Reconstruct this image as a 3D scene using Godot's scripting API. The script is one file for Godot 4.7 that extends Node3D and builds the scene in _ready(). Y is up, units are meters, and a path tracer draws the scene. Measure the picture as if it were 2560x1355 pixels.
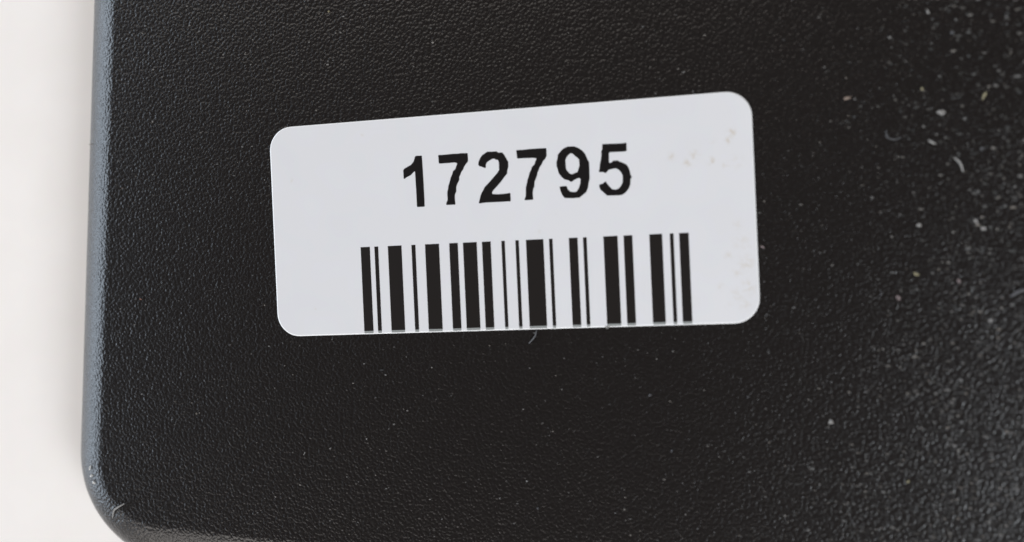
extends Node3D

# Close-up of a stick-on number label on the corner of a black plastic device lying on a white table.
# World axes are the device's: x along its front edge, z towards the front, y up, table top at y = 0.
# The label's centre is at x = z = 0. Lengths below are in millimetres and turned into metres by MM.

const MM := 0.001
const TOP := 9.5            # height of the device's flat upper face above the table
# rounded upper edge: a tight bend that eases into a wider one, as [up to this angle, radius]
const EDGE := [[0.2, 2.5], [1.05, 7.0], [1.5708, 4.5]]
const CORNER := 6.8          # radius of the flat face's corners, inside the rounded edge
const FLAT_LEFT := -44.8
const FLAT_RIGHT := 96.0
const FLAT_BACK := -92.0
const FLAT_FRONT := 34.9
const GRAIN_TILE := 112.0    # one repeat of the moulded grain
const LABEL_TURN := 0.0873   # the label is stuck on 5 degrees askew
const LABEL_W := 50.0
const LABEL_D := 22.26
const LABEL_THICK := 0.15
const INK := 0.006

# outlines of the printed digits, hundredths of a millimetre from the label's centre
const DIGITS := [
	"-877,-700 -864,-703 -814,-701 -813,-642 -811,-554 -809,-447 -808,-325 -808,-188 -880,-188 -880,-285 -881,-373 -883,-461 -884,-556 -899,-555 -917,-541 -936,-523 -962,-510 -988,-499 -1010,-484 -1011,-567 -1000,-581 -979,-591 -953,-604 -929,-613 -911,-631 -894,-652 -885,-678",
	"-628,-695 -561,-694 -485,-697 -410,-695 -395,-698 -326,-694 -326,-619 -340,-603 -358,-583 -371,-564 -380,-541 -401,-516 -412,-490 -426,-466 -427,-433 -446,-405 -455,-381 -463,-363 -463,-319 -476,-301 -482,-277 -482,-233 -480,-190 -567,-192 -558,-218 -548,-239 -549,-276 -549,-315 -540,-343 -533,-381 -518,-419 -507,-457 -490,-490 -478,-523 -452,-545 -444,-569 -430,-597 -439,-614 -464,-620 -539,-618 -625,-619",
	"-209,-578 -205,-601 -186,-639 -165,-664 -140,-679 -115,-694 -60,-691 -21,-692 -7,-678 37,-676 56,-651 74,-616 92,-582 91,-534 78,-497 75,-468 46,-437 5,-387 -37,-346 -78,-306 -91,-283 -82,-263 -21,-258 38,-258 100,-264 100,-191 15,-191 -83,-192 -152,-193 -221,-188 -208,-227 -201,-255 -188,-284 -169,-311 -155,-339 -124,-368 -88,-402 -57,-434 -21,-470 5,-504 6,-549 6,-588 -2,-612 -24,-618 -48,-633 -71,-628 -93,-618 -124,-601 -140,-578 -144,-542 -161,-548 -180,-559 -200,-563",
	"192,-689 256,-688 329,-691 402,-691 488,-689 488,-619 472,-592 449,-570 434,-538 411,-511 399,-479 386,-456 383,-432 367,-395 353,-368 350,-320 336,-298 330,-255 331,-193 253,-193 268,-226 271,-268 273,-316 285,-353 291,-381 306,-418 316,-455 335,-487 343,-513 371,-537 382,-570 395,-593 383,-608 350,-612 268,-615 197,-616",
	"596,-548 607,-581 613,-618 639,-647 663,-669 707,-689 774,-687 820,-665 852,-639 877,-605 894,-561 911,-523 911,-448 910,-364 898,-327 891,-281 873,-239 843,-215 804,-187 737,-185 659,-192 639,-220 626,-254 616,-297 647,-298 678,-298 686,-269 711,-242 749,-234 785,-238 810,-276 826,-322 830,-364 815,-384 798,-380 769,-370 728,-347 707,-365 667,-376 637,-404 613,-439 605,-477 596,-506 596,-544 675,-563 676,-520 678,-472 692,-448 717,-420 740,-410 772,-422 803,-431 811,-459 825,-496 825,-557 807,-581 780,-604 757,-629 728,-631 694,-601 676,-567",
	"1060,-689 1132,-687 1197,-684 1253,-684 1274,-684 1288,-689 1287,-616 1250,-613 1184,-615 1124,-616 1112,-604 1108,-520 1112,-501 1128,-498 1147,-508 1159,-519 1197,-519 1217,-506 1244,-495 1281,-474 1300,-443 1310,-405 1316,-370 1326,-355 1313,-335 1309,-284 1294,-248 1260,-208 1227,-189 1194,-187 1084,-191 1055,-220 1023,-250 1013,-279 1016,-295 1044,-298 1071,-320 1084,-296 1108,-264 1133,-239 1173,-233 1206,-246 1230,-275 1246,-307 1249,-372 1236,-405 1214,-434 1182,-453 1149,-452 1102,-442 1087,-424 1073,-413 1055,-426 1015,-426 1025,-456 1030,-502 1041,-539 1048,-590 1048,-622 1059,-645"
]
# printed bars: left edge and width in millimetres
const BARS := [
	[-15.20, 0.99], [-13.68, 0.39], [-12.20, 1.46], [-9.63, 0.40], [-8.16, 1.47], [-5.57, 0.88], [-4.11, 1.42], [-2.11, 0.88], [-0.08, 0.32],
	[1.37, 0.32], [2.46, 1.75], [4.82, 0.32], [6.83, 0.84], [8.25, 0.33], [10.28, 1.37], [12.27, 0.83], [14.79, 1.21], [16.77, 0.33], [17.67, 0.88],
]

var rng := RandomNumberGenerator.new()
var used := {}


func _ready() -> void:
	rng.seed = 172
	# ---- camera
	var cam := Camera3D.new()
	cam.name = "camera"
	add_child(cam)
	var right := Vector3(0.974698, -0.219711, -0.041130)
	var up := Vector3(-0.045644, -0.015507, -0.998837)
	cam.transform = Transform3D(Basis(right, up, right.cross(up)).orthonormalized(), Vector3(23.034, TOP + 96.954, 2.586) * MM)
	var lens := CameraAttributesPhysical.new()
	lens.frustum_focal_length = 43.56
	lens.frustum_focus_distance = 0.1045
	lens.frustum_near = 0.005
	lens.frustum_far = 20.0
	lens.exposure_aperture = 17.0
	cam.attributes = lens
	cam.fov = 30.808
	cam.near = 0.005
	cam.far = 20.0
	cam.current = true
	# ---- surroundings: a dim room
	var env := Environment.new()
	env.background_mode = Environment.BG_COLOR
	env.background_color = Color(0.075, 0.071, 0.069).linear_to_srgb()
	env.tonemap_mode = Environment.TONE_MAPPER_LINEAR
	env.tonemap_exposure = 1.38
	env.sdfgi_enabled = true
	env.ssao_enabled = true
	env.ssil_enabled = true
	var around := WorldEnvironment.new()
	around.name = "surroundings"
	around.environment = env
	add_child(around)
	# ---- light: a low cool window to the left, a brighter one in front to the right
	area_light("window_light", Vector3(-1.3, 0.36, -0.1), Vector2(1.7, 0.6), Color(0.74, 0.86, 1.0), 1.4)
	area_light("front_light", Vector3(-0.35, 0.7, 1.25), Vector2(1.5, 0.7), Color(1.0, 0.95, 0.91), 0.85)
	area_light("ceiling_light", Vector3(-0.5, 1.1, -1.25), Vector2(1.5, 0.9), Color(1.0, 0.93, 0.86), 0.82)
	area_light("right_light", Vector3(0.46, 0.42, 0.26), Vector2(0.24, 0.24), Color(0.88, 0.94, 1.0), 0.21)
	build_table()
	build_device()
	build_dust()


func area_light(called: String, where: Vector3, size: Vector2, tint: Color, energy: float) -> void:
	var l := AreaLight3D.new()
	l.name = called
	add_child(l)
	l.look_at_from_position(where, Vector3(0, 0.018, 0), Vector3.UP)
	l.area_size = size
	l.light_color = tint.linear_to_srgb()
	l.light_energy = energy
	l.area_range = 8.0
	l.area_attenuation = 2.0
	l.shadow_enabled = true


# ------------------------------------------------------------------ helpers

func numbered(called: String) -> String:
	var n: int = used.get(called, -1) + 1
	used[called] = n
	return called if n == 0 else "%s_%03d" % [called, n]


func tag(o: Node, label: String, category: String, group := "", kind := "") -> void:
	if label:
		o.set_meta("label", label)
	if category:
		o.set_meta("category", category)
	if group:
		o.set_meta("group", group)
	if kind:
		o.set_meta("kind", kind)


func put(called: String, mesh: Mesh, material: Material, parent: Node = self) -> MeshInstance3D:
	var o := MeshInstance3D.new()
	o.name = numbered(called) if parent == self else called
	o.mesh = mesh
	if material:
		o.material_override = material
	parent.add_child(o, true)
	return o


func paint(lin: Color, rough: float, spec := 0.5) -> StandardMaterial3D:
	var m := StandardMaterial3D.new()
	m.albedo_color = lin.linear_to_srgb()
	m.roughness = rough
	m.metallic_specular = spec
	return m


func noise(kind: int, wavelength_px: float, octaves: int, seed_: int) -> FastNoiseLite:
	var n := FastNoiseLite.new()
	n.noise_type = kind
	n.seed = seed_
	n.frequency = 1.0 / wavelength_px
	n.fractal_type = FastNoiseLite.FRACTAL_FBM if octaves > 1 else FastNoiseLite.FRACTAL_NONE
	n.fractal_octaves = octaves
	n.fractal_gain = 0.55
	return n


# points round a rounded rectangle (clockwise seen from above), each as [x, z, outward x, outward z]
func outline(x0: float, x1: float, z0: float, z1: float, r: float, steps: int) -> Array:
	var pts := []
	for k in 4:
		var cx: float = [x1 - r, x1 - r, x0 + r, x0 + r][k]
		var cz: float = [z0 + r, z1 - r, z1 - r, z0 + r][k]
		for i in steps + 1:
			var a := PI / 2.0 * (k - 1 + float(i) / steps)
			pts.append([cx + r * cos(a), cz + r * sin(a), cos(a), sin(a)])
	return pts


# a solid lofted through rings that follow an outline: each ring is [outward offset, height, normal out, normal up, length along the profile]; closed by a flat top
func lofted(pts: Array, rings: Array, uv_size: Vector2, uv_centre: Vector2, capped := true) -> ArrayMesh:
	var st := SurfaceTool.new()
	st.begin(Mesh.PRIMITIVE_TRIANGLES)
	var n := pts.size()
	for ring in rings:
		for p in pts:
			st.set_normal(Vector3(p[2] * ring[2], ring[3], p[3] * ring[2]).normalized())
			st.set_uv((Vector2(p[0] + p[2] * ring[4], p[1] + p[3] * ring[4]) - uv_centre) / uv_size)
			st.add_vertex(Vector3(p[0] + p[2] * ring[0], ring[1], p[1] + p[3] * ring[0]) * MM)
	for r in rings.size() - 1:
		for i in n:
			var a := r * n + i
			var b := r * n + (i + 1) % n
			for k in [a, a + n, b, b, a + n, b + n]:
				st.add_index(k)
	if not capped:
		return st.commit()
	# flat top
	var first := rings.size() * n
	var mid := Vector2.ZERO
	for p in pts:
		mid += Vector2(p[0], p[1]) / n
	for p in pts + [[mid.x, mid.y, 0, 0]]:
		st.set_normal(Vector3.UP)
		st.set_uv((Vector2(p[0], p[1]) - uv_centre) / uv_size)
		st.add_vertex(Vector3(p[0], rings[0][1], p[1]) * MM)
	for i in n:
		for k in [first + n, first + i, first + (i + 1) % n]:
			st.add_index(k)
	return st.commit()


# ------------------------------------------------------------------ table

func build_table() -> void:
	var m := paint(Color(0.90, 0.85, 0.81), 0.42)
	var n := NoiseTexture2D.new()
	n.width = 512
	n.height = 512
	n.seamless = true
	n.noise = noise(FastNoiseLite.TYPE_SIMPLEX_SMOOTH, 60.0, 4, 5)
	var ramp := Gradient.new()
	ramp.set_color(0, Color(0.985, 0.983, 0.98))
	ramp.set_color(1, Color(1, 1, 1))
	n.color_ramp = ramp
	m.albedo_texture = n
	m.uv1_triplanar = true
	m.uv1_scale = Vector3.ONE * 9.0
	var pts := outline(-620, 580, -420, 430, 6.0, 6)
	var rings := [[0.0, 0.0, 0.0, 1.0, 0.0], [0.7, -0.3, 0.7, 0.7, 0.8], [1.0, -1.0, 1.0, 0.0, 1.5], [1.0, -25.0, 1.0, 0.0, 25.0]]
	var t := put("table_top", lofted(pts, rings, Vector2(100, 100), Vector2.ZERO), m)
	tag(t, "plain white table top under and beside the black device", "table", "", "structure")


# ------------------------------------------------------------------ device with its label

func grain_height() -> ImageTexture:
	var size := 2048
	# moulded spark-eroded grain: bumps about half a millimetre apart with finer grit on them
	var a := noise(FastNoiseLite.TYPE_SIMPLEX_SMOOTH, 5.0, 3, 11).get_image(size, size, false, false, false).get_data()
	var c := noise(FastNoiseLite.TYPE_CELLULAR, 6.4, 1, 23)
	c.cellular_return_type = FastNoiseLite.RETURN_DISTANCE
	c.cellular_distance_function = FastNoiseLite.DISTANCE_EUCLIDEAN
	c.cellular_jitter = 1.0
	var b := c.get_image(size, size, false, false, false).get_data()
	var h := PackedFloat32Array()
	h.resize(size * size)
	for i in size * size:
		# most of the face is gently uneven; single grains stand out of it
		var bump := maxf(0.0, 1.0 - b[i] / 120.0)
		h[i] = a[i] / 255.0 * 0.55 + bump * bump * (3.0 - 2.0 * bump) * 0.45
	return ImageTexture.create_from_image(Image.create_from_data(size, size, false, Image.FORMAT_RF, h.to_byte_array()))


# the rounded edge from the flat face outwards: [offset, drop, angle, length]
func edge_profile() -> Array:
	var line := [[0.0, 0.0, 0.0, 0.0]]
	var a := 0.0
	for arc in EDGE:
		var steps := ceili((arc[0] - a) / 0.055)
		var da: float = (arc[0] - a) / steps
		for i in steps:
			var p: Array = line.back()
			a += da
			line.append([p[0] + arc[1] * da * cos(a - da / 2), p[1] + arc[1] * da * sin(a - da / 2), a, p[3] + arc[1] * da])
	return line


func build_device() -> void:
	var device := Node3D.new()
	device.name = numbered("device_case")
	add_child(device)
	tag(device, "black textured plastic device case with rounded corner on the white table, carrying the number label", "device case")
	var plastic := paint(Color(0.0066, 0.0047, 0.0042), 0.31)
	plastic.heightmap_enabled = true
	plastic.heightmap_texture = grain_height()
	plastic.heightmap_scale = 0.0082
	var pts := outline(FLAT_LEFT, FLAT_RIGHT, FLAT_BACK, FLAT_FRONT, CORNER, 20)
	var rings := []
	for p in edge_profile():
		rings.append([p[0], TOP - p[1], sin(p[2]), cos(p[2]), p[3]])
	var last: Array = edge_profile().back()
	rings.append([last[0], 1.4, 1.0, 0.0, last[3] + TOP - last[1] - 1.4])
	rings.append([last[0] - 0.4, 0.4, 0.7, -0.7, last[3] + TOP - last[1]])
	rings.append([last[0] - 1.4, 0.02, 0.0, -1.0, last[3] + TOP - last[1] + 1.4])
	put("shell", lofted(pts, rings, Vector2(GRAIN_TILE, GRAIN_TILE), Vector2(-0.5, -0.5) * GRAIN_TILE), plastic, device)
	build_label(device)


func stained_white() -> ImageTexture:
	var w := 1024
	var d := 456
	var im := Image.create(w, d, false, Image.FORMAT_RGB8)
	var soft := noise(FastNoiseLite.TYPE_SIMPLEX_SMOOTH, 150.0, 2, 3)
	var gritty := noise(FastNoiseLite.TYPE_SIMPLEX_SMOOTH, 14.0, 3, 4)
	# finger marks and grime near the right-hand end: x, y, radius in millimetres, strength
	var spots := [[23.0, -7.2, 0.42, 0.34], [22.7, -6.5, 0.35, 0.26], [21.2, -6.6, 0.3, 0.1], [19.4, -5.3, 0.42, 0.3], [18.7, -4.5, 0.4, 0.22], [17.2, -5.3, 0.4, 0.16], [21.0, -4.6, 0.36, 0.3], [22.3, -4.1, 0.32, 0.2],
		[23.4, -4.4, 0.7, 0.07], [23.2, 1.6, 0.5, 0.1], [23.6, 3.4, 0.9, 0.09], [22.2, 4.6, 0.4, 0.12], [23.9, 5.4, 0.8, 0.14], [23.0, 6.2, 0.5, 0.13], [24.0, 7.6, 0.7, 0.16], [22.9, 8.3, 0.6, 0.13], [21.4, 7.6, 0.4, 0.1],
		[23.6, 9.2, 0.6, 0.12], [22.0, 9.4, 0.35, 0.09], [-22.6, -5.4, 0.25, 0.08], [-14.5, -9.7, 0.18, 0.12], [-20.6, 8.2, 0.2, 0.08], [3.8, 1.3, 0.2, 0.1], [5.6, -0.4, 0.15, 0.1]]
	for y in d:
		for x in w:
			var px := (float(x) / w - 0.5) * LABEL_W
			var pz := (float(y) / d - 0.5) * LABEL_D
			var dirt := 0.0
			for s in spots:
				if absf(px - s[0]) < s[2] * 2.0 and absf(pz - s[1]) < s[2] * 2.0:
					var q: float = Vector2(px - s[0], pz - s[1]).length() / s[2]
					var g := gritty.get_noise_2d(x, y)
					dirt = maxf(dirt, 0.7 * s[3] * exp(-q * q * 1.3) * clampf(0.8 + 2.6 * g, 0.0, 1.8))
			var tone := 1.0 + 0.006 * soft.get_noise_2d(x, y)
			im.set_pixel(x, y, Color(0.856 * tone - dirt * 0.20, 0.853 * tone - dirt * 0.29, 0.862 * tone - dirt * 0.44))
	return ImageTexture.create_from_image(im)


func build_label(device: Node3D) -> void:
	var film := paint(Color(1, 1, 1), 0.33)
	film.albedo_texture = stained_white()
	var bevel := 0.16
	var pts := outline(-LABEL_W / 2 + bevel, LABEL_W / 2 - bevel, -LABEL_D / 2 + bevel, LABEL_D / 2 - bevel, 2.3, 12)
	var lip := [[0.0, LABEL_THICK, 0.0, 1.0, 0.0], [0.03, LABEL_THICK - 0.003, 0.15, 0.98, 0.03]]
	var rim := [[0.03, LABEL_THICK - 0.003, 0.2, 0.97, 0.03], [0.11, LABEL_THICK - 0.03, 0.45, 0.9, 0.1], [bevel, LABEL_THICK - 0.08, 0.9, 0.4, 0.15], [bevel, -0.02, 1.0, 0.0, 0.14]]
	var label := put("number_label", lofted(pts, lip, Vector2(LABEL_W, LABEL_D), Vector2(-LABEL_W / 2, -LABEL_D / 2)), film, device)
	label.set_meta("label", "white glossy stick-on label with rounded corners, number 172795 and a barcode")
	label.position = Vector3(0, TOP, 0) * MM
	label.rotation.y = LABEL_TURN
	# the cut edge shows the whiter core of the film
	put("cut_edge", lofted(pts, rim, Vector2(LABEL_W, LABEL_D), Vector2(-LABEL_W / 2, -LABEL_D / 2), false), paint(Color(0.88, 0.88, 0.885), 0.4), label)
	var ink := paint(Color(0.006, 0.0045, 0.0045), 0.5, 0.3)
	for outline_text in DIGITS:
		var flat := PackedVector2Array()
		for pair in outline_text.split(" "):
			var xy: PackedStringArray = pair.split(",")
			flat.append(Vector2(float(xy[0]), float(xy[1])) / 100.0)
		put("digit", sheet(flat), ink, label)
	var bar_ink := paint(Color(0.011, 0.0085, 0.0075), 0.45, 0.35)
	var faded := paint(Color(0.26, 0.27, 0.265), 0.4)
	var back := LABEL_D / 2 - 0.33
	for i in BARS.size():
		var x: float = BARS[i][0]
		var w: float = BARS[i][1]
		var z := lerpf(2.02, 2.19, i / 18.0)
		var st := SurfaceTool.new()
		st.begin(Mesh.PRIMITIVE_TRIANGLES)
		strip(st, x - 0.02, x + w + 0.02, [[z, LABEL_THICK + INK], [back, LABEL_THICK + INK]])
		var m := st.commit()
		st = SurfaceTool.new()
		st.begin(Mesh.PRIMITIVE_TRIANGLES)
		strip(st, x, x + w, [[back, LABEL_THICK + INK], [LABEL_D / 2 - bevel, LABEL_THICK + INK], [LABEL_D / 2 - bevel + 0.06, LABEL_THICK - 0.015 + INK], [LABEL_D / 2 - bevel + 0.11, LABEL_THICK - 0.045 + INK], [LABEL_D / 2 + INK, LABEL_THICK - 0.09]])
		st.commit(m)
		m.surface_set_material(0, bar_ink)
		m.surface_set_material(1, faded)
		put("bar", m, null, label)


func strip(st: SurfaceTool, x0: float, x1: float, line: Array) -> void:
	for i in line.size() - 1:
		var a: Array = line[i]
		var b: Array = line[i + 1]
		var n := Vector3(0, b[0] - a[0], a[1] - b[1]).normalized()
		for p in [[x0, a], [x1, a], [x0, b], [x1, a], [x1, b], [x0, b]]:
			st.set_normal(n)
			st.add_vertex(Vector3(p[0], p[1][1], p[1][0]) * MM)


# a printed shape, its outline spread a little as ink spreads; a counter is joined to the outline by a cut
func sheet(drawn: PackedVector2Array) -> ArrayMesh:
	var flat := PackedVector2Array()
	var holes := []
	for p in Geometry2D.offset_polygon(drawn, 0.062, Geometry2D.JOIN_ROUND):
		if p.size() > flat.size():
			if flat.size():
				holes.append(flat)
			flat = p
		else:
			holes.append(p)
	var pieces: Array[PackedVector2Array] = [flat]
	for hole in holes:   # split through the counter, so that no piece has a hole
		var mid := Vector2.ZERO
		for v in hole:
			mid += v / hole.size()
		var cut: Array[PackedVector2Array] = []
		for side in [-30.0, 30.0]:
			var half := PackedVector2Array([Vector2(mid.x, -30), Vector2(mid.x + side, -30), Vector2(mid.x + side, 30), Vector2(mid.x, 30)])
			for p in pieces:
				for q in Geometry2D.intersect_polygons(p, half):
					cut.append_array(Geometry2D.clip_polygons(q, hole))
		pieces = cut
	var st := SurfaceTool.new()
	st.begin(Mesh.PRIMITIVE_TRIANGLES)
	for piece in pieces:
		var tri := Geometry2D.triangulate_polygon(piece)
		if tri.is_empty():
			print("a digit could not be triangulated")
		for k in range(0, tri.size(), 3):
			var p := [piece[tri[k]], piece[tri[k + 1]], piece[tri[k + 2]]]
			if (p[1] - p[0]).cross(p[2] - p[0]) < 0:
				p.reverse()
			for v in p:
				st.set_normal(Vector3.UP)
				st.add_vertex(Vector3(v.x, LABEL_THICK + INK, v.y) * MM)
	return st.commit()


# ------------------------------------------------------------------ dust and lint

# a lumpy flake: a squashed sphere with an uneven surface
func flake(long: float, wide: float, high: float, seed_: int) -> ArrayMesh:
	var n := noise(FastNoiseLite.TYPE_SIMPLEX, 0.9, 3, seed_)
	var st := SurfaceTool.new()
	st.begin(Mesh.PRIMITIVE_TRIANGLES)
	st.set_smooth_group(-1)
	var at := func(i: int, j: int) -> Vector3:
		var u := TAU * i / 10.0
		var v := PI * j / 6.0
		var p := Vector3(sin(v) * cos(u), cos(v), sin(v) * sin(u))
		p *= 1.0 + 0.95 * n.get_noise_3dv(p)
		return Vector3(p.x * long / 2, maxf(p.y, -0.35) * high, p.z * wide / 2) * MM
	for i in 10:
		for j in 6:
			var a: Vector3 = at.call(i, j)
			var b: Vector3 = at.call(i + 1 if i < 9 else 0, j)
			var c: Vector3 = at.call(i, j + 1)
			var d: Vector3 = at.call(i + 1 if i < 9 else 0, j + 1)
			for q in [a, b, c, b, d, c]:
				st.add_vertex(q)
	st.generate_normals()
	return st.commit()


func fibre(points: Array, radius: float) -> ArrayMesh:
	var curve := Curve3D.new()
	for i in points.size():
		var before: Vector3 = points[maxi(i - 1, 0)]
		var after: Vector3 = points[mini(i + 1, points.size() - 1)]
		curve.add_point(points[i], (before - after) / 6.0, (after - before) / 6.0)
	curve.bake_interval = curve.get_baked_length() / 20.0
	var line := curve.get_baked_points()
	var st := SurfaceTool.new()
	st.begin(Mesh.PRIMITIVE_TRIANGLES)
	st.set_smooth_group(0)
	var sides := 6
	var rings := []
	for i in line.size():
		var along := (line[mini(i + 1, line.size() - 1)] - line[maxi(i - 1, 0)]).normalized()
		var side := along.cross(Vector3.UP if absf(along.y) < 0.9 else Vector3.RIGHT).normalized()
		var over := side.cross(along)
		var t := float(i) / (line.size() - 1)
		var r := radius * (0.35 + 0.65 * sqrt(maxf(0.0, sin(PI * clampf(t, 0.03, 0.97)))))
		var ring := []
		for k in sides:
			ring.append((line[i] + (side * cos(TAU * k / sides) + over * sin(TAU * k / sides)) * r) * MM)
		rings.append(ring)
	for i in rings.size() - 1:
		for k in sides:
			var l := (k + 1) % sides
			for q in [rings[i][k], rings[i][l], rings[i + 1][k], rings[i][l], rings[i + 1][l], rings[i + 1][k]]:
				st.add_vertex(q)
	for e in [0, rings.size() - 1]:
		for k in range(1, sides - 1):
			for q in [rings[e][0], rings[e][k], rings[e][k + 1]]:
				st.add_vertex(q)
	st.generate_normals()
	return st.commit()


func build_dust() -> void:
	var pale := paint(Color(0.27, 0.26, 0.25), 0.8)
	var white := paint(Color(0.7, 0.69, 0.67), 0.8)
	var beige := paint(Color(0.26, 0.20, 0.165), 0.8)
	var yellow := paint(Color(0.27, 0.24, 0.15), 0.8)
	var pink := paint(Color(0.19, 0.15, 0.15), 0.8)
	var grey := paint(Color(0.085, 0.085, 0.09), 0.8)
	var rust := paint(Color(0.36, 0.20, 0.16), 0.8)
	# x, z, length, width, turn in degrees, material, label
	var flakes := [
		[32.7, -12.56, 0.85, 0.42, 15, beige, "small beige dust crumb right of the label's top right corner"],
		[40.98, -11.31, 0.95, 0.6, 5, pale, "largest white dust flake, blocky, in the upper right of the black case"],
		[40.39, -8.55, 1.2, 0.34, -28, pale, "bent pale yellowish dust sliver below the blocky white flake"],
		[44.61, -12.87, 0.9, 0.34, 65, yellow, "elongated yellowish dust crumb highest near the right border of the photo"],
		[39.43, -20.49, 0.55, 0.3, -60, pale, "pale dust crumb nearest the top border in the upper right"],
		[41.62, -18.57, 0.48, 0.4, 20, grey, "grey dust crumb above the blocky white flake"],
		[39.26, -13.42, 0.45, 0.3, -70, yellow, "yellow green dust crumb just above left of the blocky white flake"],
		[44.65, -8.04, 0.45, 0.4, 40, grey, "grey dust crumb right of the white lint fibre in the upper right"],
		[25.68, 1.65, 0.62, 0.3, -25, pink, "pinkish dust crumb touching the label's right edge"],
		[39.56, 3.61, 0.72, 0.4, -20, yellow, "dull yellow dust crumb halfway down the right part of the case"],
		[39.62, -0.9, 0.55, 0.5, 0, pale, "round pale grey dust crumb level with the label's middle, far right"],
		[44.43, -1.44, 0.7, 0.34, -55, pale, "left one of the two close bright dust crumbs near the right border"],
		[45.1, -0.81, 0.62, 0.42, -10, pale, "right one of the two close bright dust crumbs near the right border"],
		[43.27, 4.1, 0.6, 0.42, -60, pink, "pinkish teardrop dust crumb right of the dull yellow crumb"],
		[38.14, 5.91, 0.62, 0.5, -40, pink, "pinkish dust crumb below the dull yellow crumb, with a grey crumb at its left"],
		[36.61, 5.62, 0.42, 0.32, 60, grey, "grey dust crumb left of the pinkish crumb right of the label's lower half"],
		[46.12, 7.54, 0.55, 0.4, 30, pale, "pale dust crumb near the right border below the label's level"],
		[32.74, 17.92, 0.62, 0.58, 0, pale, "single round whitish dust crumb below right of the label"],
		[39.8, 22.92, 0.42, 0.3, 50, yellow, "single yellow dust grain in the lower right of the case"],
		[-40.58, 10.12, 0.36, 0.18, -20, rust, "tiny reddish dust grain left of the label's lower left corner"],
		[-12.17, 16.04, 0.75, 0.16, 4, grey, "thin grey dust dash below the left end of the barcode"],
		[-46.54, 29.47, 0.75, 0.16, 80, white, "topmost of three white dust specks on the rounded edge near the corner"],
		[-46.35, 30.34, 0.45, 0.34, 30, white, "middle one of three white dust specks on the rounded edge near the corner"],
		[-45.95, 31.08, 0.5, 0.36, -30, white, "lowest of three white dust specks on the rounded edge near the corner"],
		[-40.06, 20.6, 0.26, 0.16, 20, pale, "white dust grain left below the label, near the left rounded edge"],
		[-23.13, 16.31, 0.2, 0.14, 40, pale, "white dust grain just below the label's lower left end"],
		[-20.48, 25.49, 0.55, 0.12, 65, pale, "thin upright white dust sliver below the label's lower left end"],
		[-13.56, 23.37, 0.26, 0.2, 70, pale, "brighter white dust grain well below the barcode's left end"],
		[-17.59, 24.73, 0.3, 0.16, 30, pale, "slanted white dust grain right of the thin upright sliver"],
		[-9.2, 20.05, 0.22, 0.2, 0, pale, "white dust grain below the barcode's left third"],
		[15.67, 16.63, 0.4, 0.34, 20, grey, "grey dust grain below the barcode's right part"],
		[25.01, 16.1, 0.34, 0.26, 10, grey, "grey dust grain below the label's bottom right corner"],
		[18.04, 21.92, 0.4, 0.26, 70, grey, "grey upright dust grain farther below the barcode's right end"],
		[4.98, 28.88, 0.28, 0.28, 0, grey, "small round grey dust grain low on the case under the barcode's middle"],
		[-19.56, -21.24, 0.3, 0.2, 40, yellow, "yellowish dust grain near the top border, above the label's left end"],
		[-43.3, -2.08, 0.36, 0.1, -5, beige, "tiny beige dust dash beside the left rounded edge"],
	]
	var n := 0
	for f in flakes:
		n += 1
		var o := put("dust_flake", flake(f[2] * 0.72, f[3] * 0.68, 0.1 + 0.1 * minf(f[2], f[3]), n), f[5])
		o.position = Vector3(f[0], height_at(f[0], f[1]) + (0.1 if f[5] == white else 0.03), f[1]) * MM
		o.rotation.y = deg_to_rad(f[4])
		tag(o, f[6], "dust flake", "dust flakes on the black case")
	# the bead on the label's lower edge
	var bead := put("dust_flake", flake(0.32, 0.32, 0.16, 99), pale)
	bead.position = Vector3(11.17, TOP + 0.12, 10.2) * MM
	tag(bead, "tiny round white bead caught on the label's bottom edge under the barcode", "dust flake", "dust flakes on the black case")
	# fibres
	var h := TOP + 0.05
	lint([[4.09, h + 0.06, 10.9], [3.95, h + 0.12, 11.55], [3.35, h, 12.3]], 0.085, grey, "short curved grey lint fibre hanging from under the label's bottom edge")
	lint([[-41.67, height_at(-41.67, 32.93) + 0.25, 32.93], [-42.36, height_at(-42.36, 33.35) + 0.3, 33.35], [-43.14, height_at(-43.14, 33.93) + 0.12, 33.93], [-43.5, height_at(-43.5, 34.87) + 0.1, 34.87]], 0.1, pale, "bent pale lint fibre on the case's rounded corner")
	lint([[42.3, h, -7.2], [42.81, h + 0.15, -6.69], [43.15, h, -5.9]], 0.1, pale, "white lint fibre slanting down below the blocky white flake")
	lint([[47.7, h, 5.3], [48.4, h + 0.12, 4.75], [49.6, h + 0.05, 4.5]], 0.15, grey, "grey lint fibre running out at the photo's right border")
	lint([[36.3, h, -9.6], [36.45, h + 0.05, -8.95], [37.1, h + 0.05, -8.75], [37.7, h, -9.0]], 0.07, grey, "curved grey lint fibre lying between the label and the bent sliver")
	var brown := paint(Color(0.05, 0.035, 0.02), 0.6)
	var e := height_at(-48.2, -7.0)
	lint([[-47.6, e + 0.2, -6.95], [-48.1, e + 0.3, -6.98], [-48.55, e + 0.25, -6.9]], 0.03, brown, "tiny dark hair sticking out from the case's left edge")
	# the fine dust that nobody could count
	var grain := MultiMesh.new()
	grain.transform_format = MultiMesh.TRANSFORM_3D
	grain.use_colors = true
	grain.mesh = flake(1.0, 0.8, 0.3, 7)
	var spots: Array[Transform3D] = []
	var clumps := noise(FastNoiseLite.TYPE_SIMPLEX_SMOOTH, 14.0, 2, 8)
	var tones: Array[Color] = []
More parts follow.
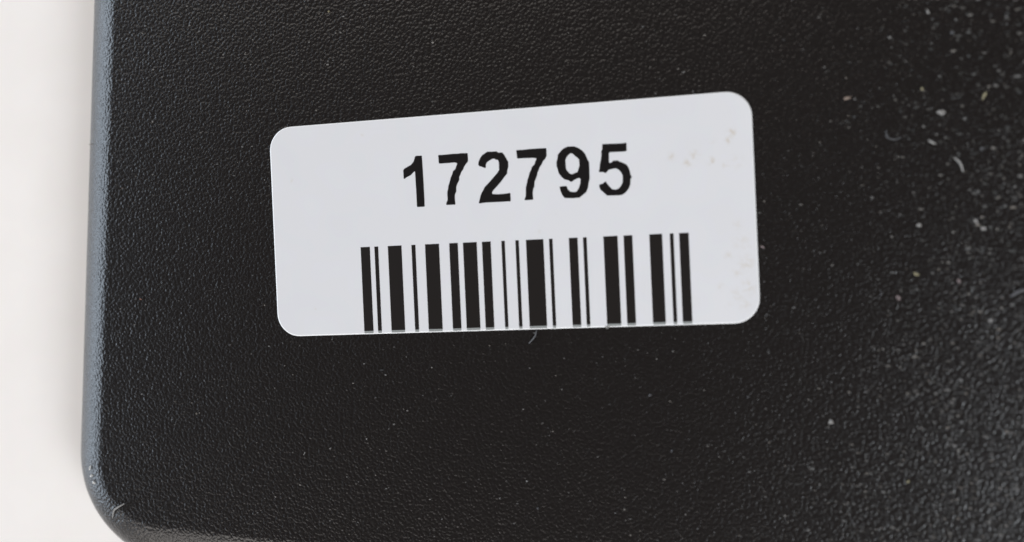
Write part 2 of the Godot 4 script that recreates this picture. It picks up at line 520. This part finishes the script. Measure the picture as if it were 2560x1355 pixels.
	while spots.size() < 9000:
		var x := rng.randf_range(-44.0, 60.0)
		var z := rng.randf_range(-40.0, 34.0)
		var here := Vector2(x, z).rotated(LABEL_TURN)
		if absf(here.x) < LABEL_W / 2 + 0.3 and absf(here.y) < LABEL_D / 2 + 0.3:
			continue
		var far_right := smoothstep(22.0, 50.0, x)
		var chance := 0.045 + 0.5 * far_right + 0.7 * smoothstep(5.0, 30.0, z) * smoothstep(12.0, 46.0, x) + 0.2 * smoothstep(-12.0, -28.0, z) * smoothstep(-5.0, -30.0, x)
		if rng.randf() > chance * (1.0 + 1.3 * clumps.get_noise_2d(x, z)):
			continue
		var s := (0.05 + 0.13 * pow(rng.randf(), 2.5)) * (1.0 + 0.9 * far_right)
		var b := Basis(Vector3.UP, rng.randf() * TAU).scaled(Vector3(s * rng.randf_range(0.8, 2.1), s, s))
		spots.append(Transform3D(b, Vector3(x, TOP + 0.01, z) * MM))
		var g := 0.02 + 0.13 * pow(rng.randf(), 3.0) + (0.12 * rng.randf() if x < 20.0 else 0.0)
		var warm := rng.randf_range(0.0, 0.12)
		tones.append(Color(g * (1.0 + warm), g, g * (1.0 - warm)))
	grain.instance_count = spots.size()
	for i in spots.size():
		grain.set_instance_transform(i, spots[i])
		grain.set_instance_color(i, tones[i])
	var specks := MultiMeshInstance3D.new()
	specks.name = "dust_specks"
	specks.multimesh = grain
	var dusty := paint(Color(1, 1, 1), 0.7)
	dusty.vertex_color_use_as_albedo = true
	specks.material_override = dusty
	add_child(specks)
	tag(specks, "fine grey dust specks scattered over the black case", "dust", "", "stuff")


# height of the case's surface at a place, rounded edge included
func height_at(x: float, z: float) -> float:
	var cx := clampf(x, FLAT_LEFT + CORNER, FLAT_RIGHT - CORNER)
	var cz := clampf(z, FLAT_BACK + CORNER, FLAT_FRONT - CORNER)
	var out := Vector2(x - cx, z - cz).length() - CORNER
	if out <= 0.0:
		return TOP
	var line := edge_profile()
	for i in line.size() - 1:
		if line[i + 1][0] >= out:
			return TOP - lerpf(line[i][1], line[i + 1][1], (out - line[i][0]) / (line[i + 1][0] - line[i][0]))
	return TOP - line.back()[1]


func lint(points: Array, radius: float, material: Material, label: String) -> void:
	var line := []
	for p in points:
		line.append(Vector3(p[0], p[1], p[2]))
	var o := put("lint_fibre", fibre(line, radius), material)
	tag(o, label, "lint fibre", "lint fibres on the black case")
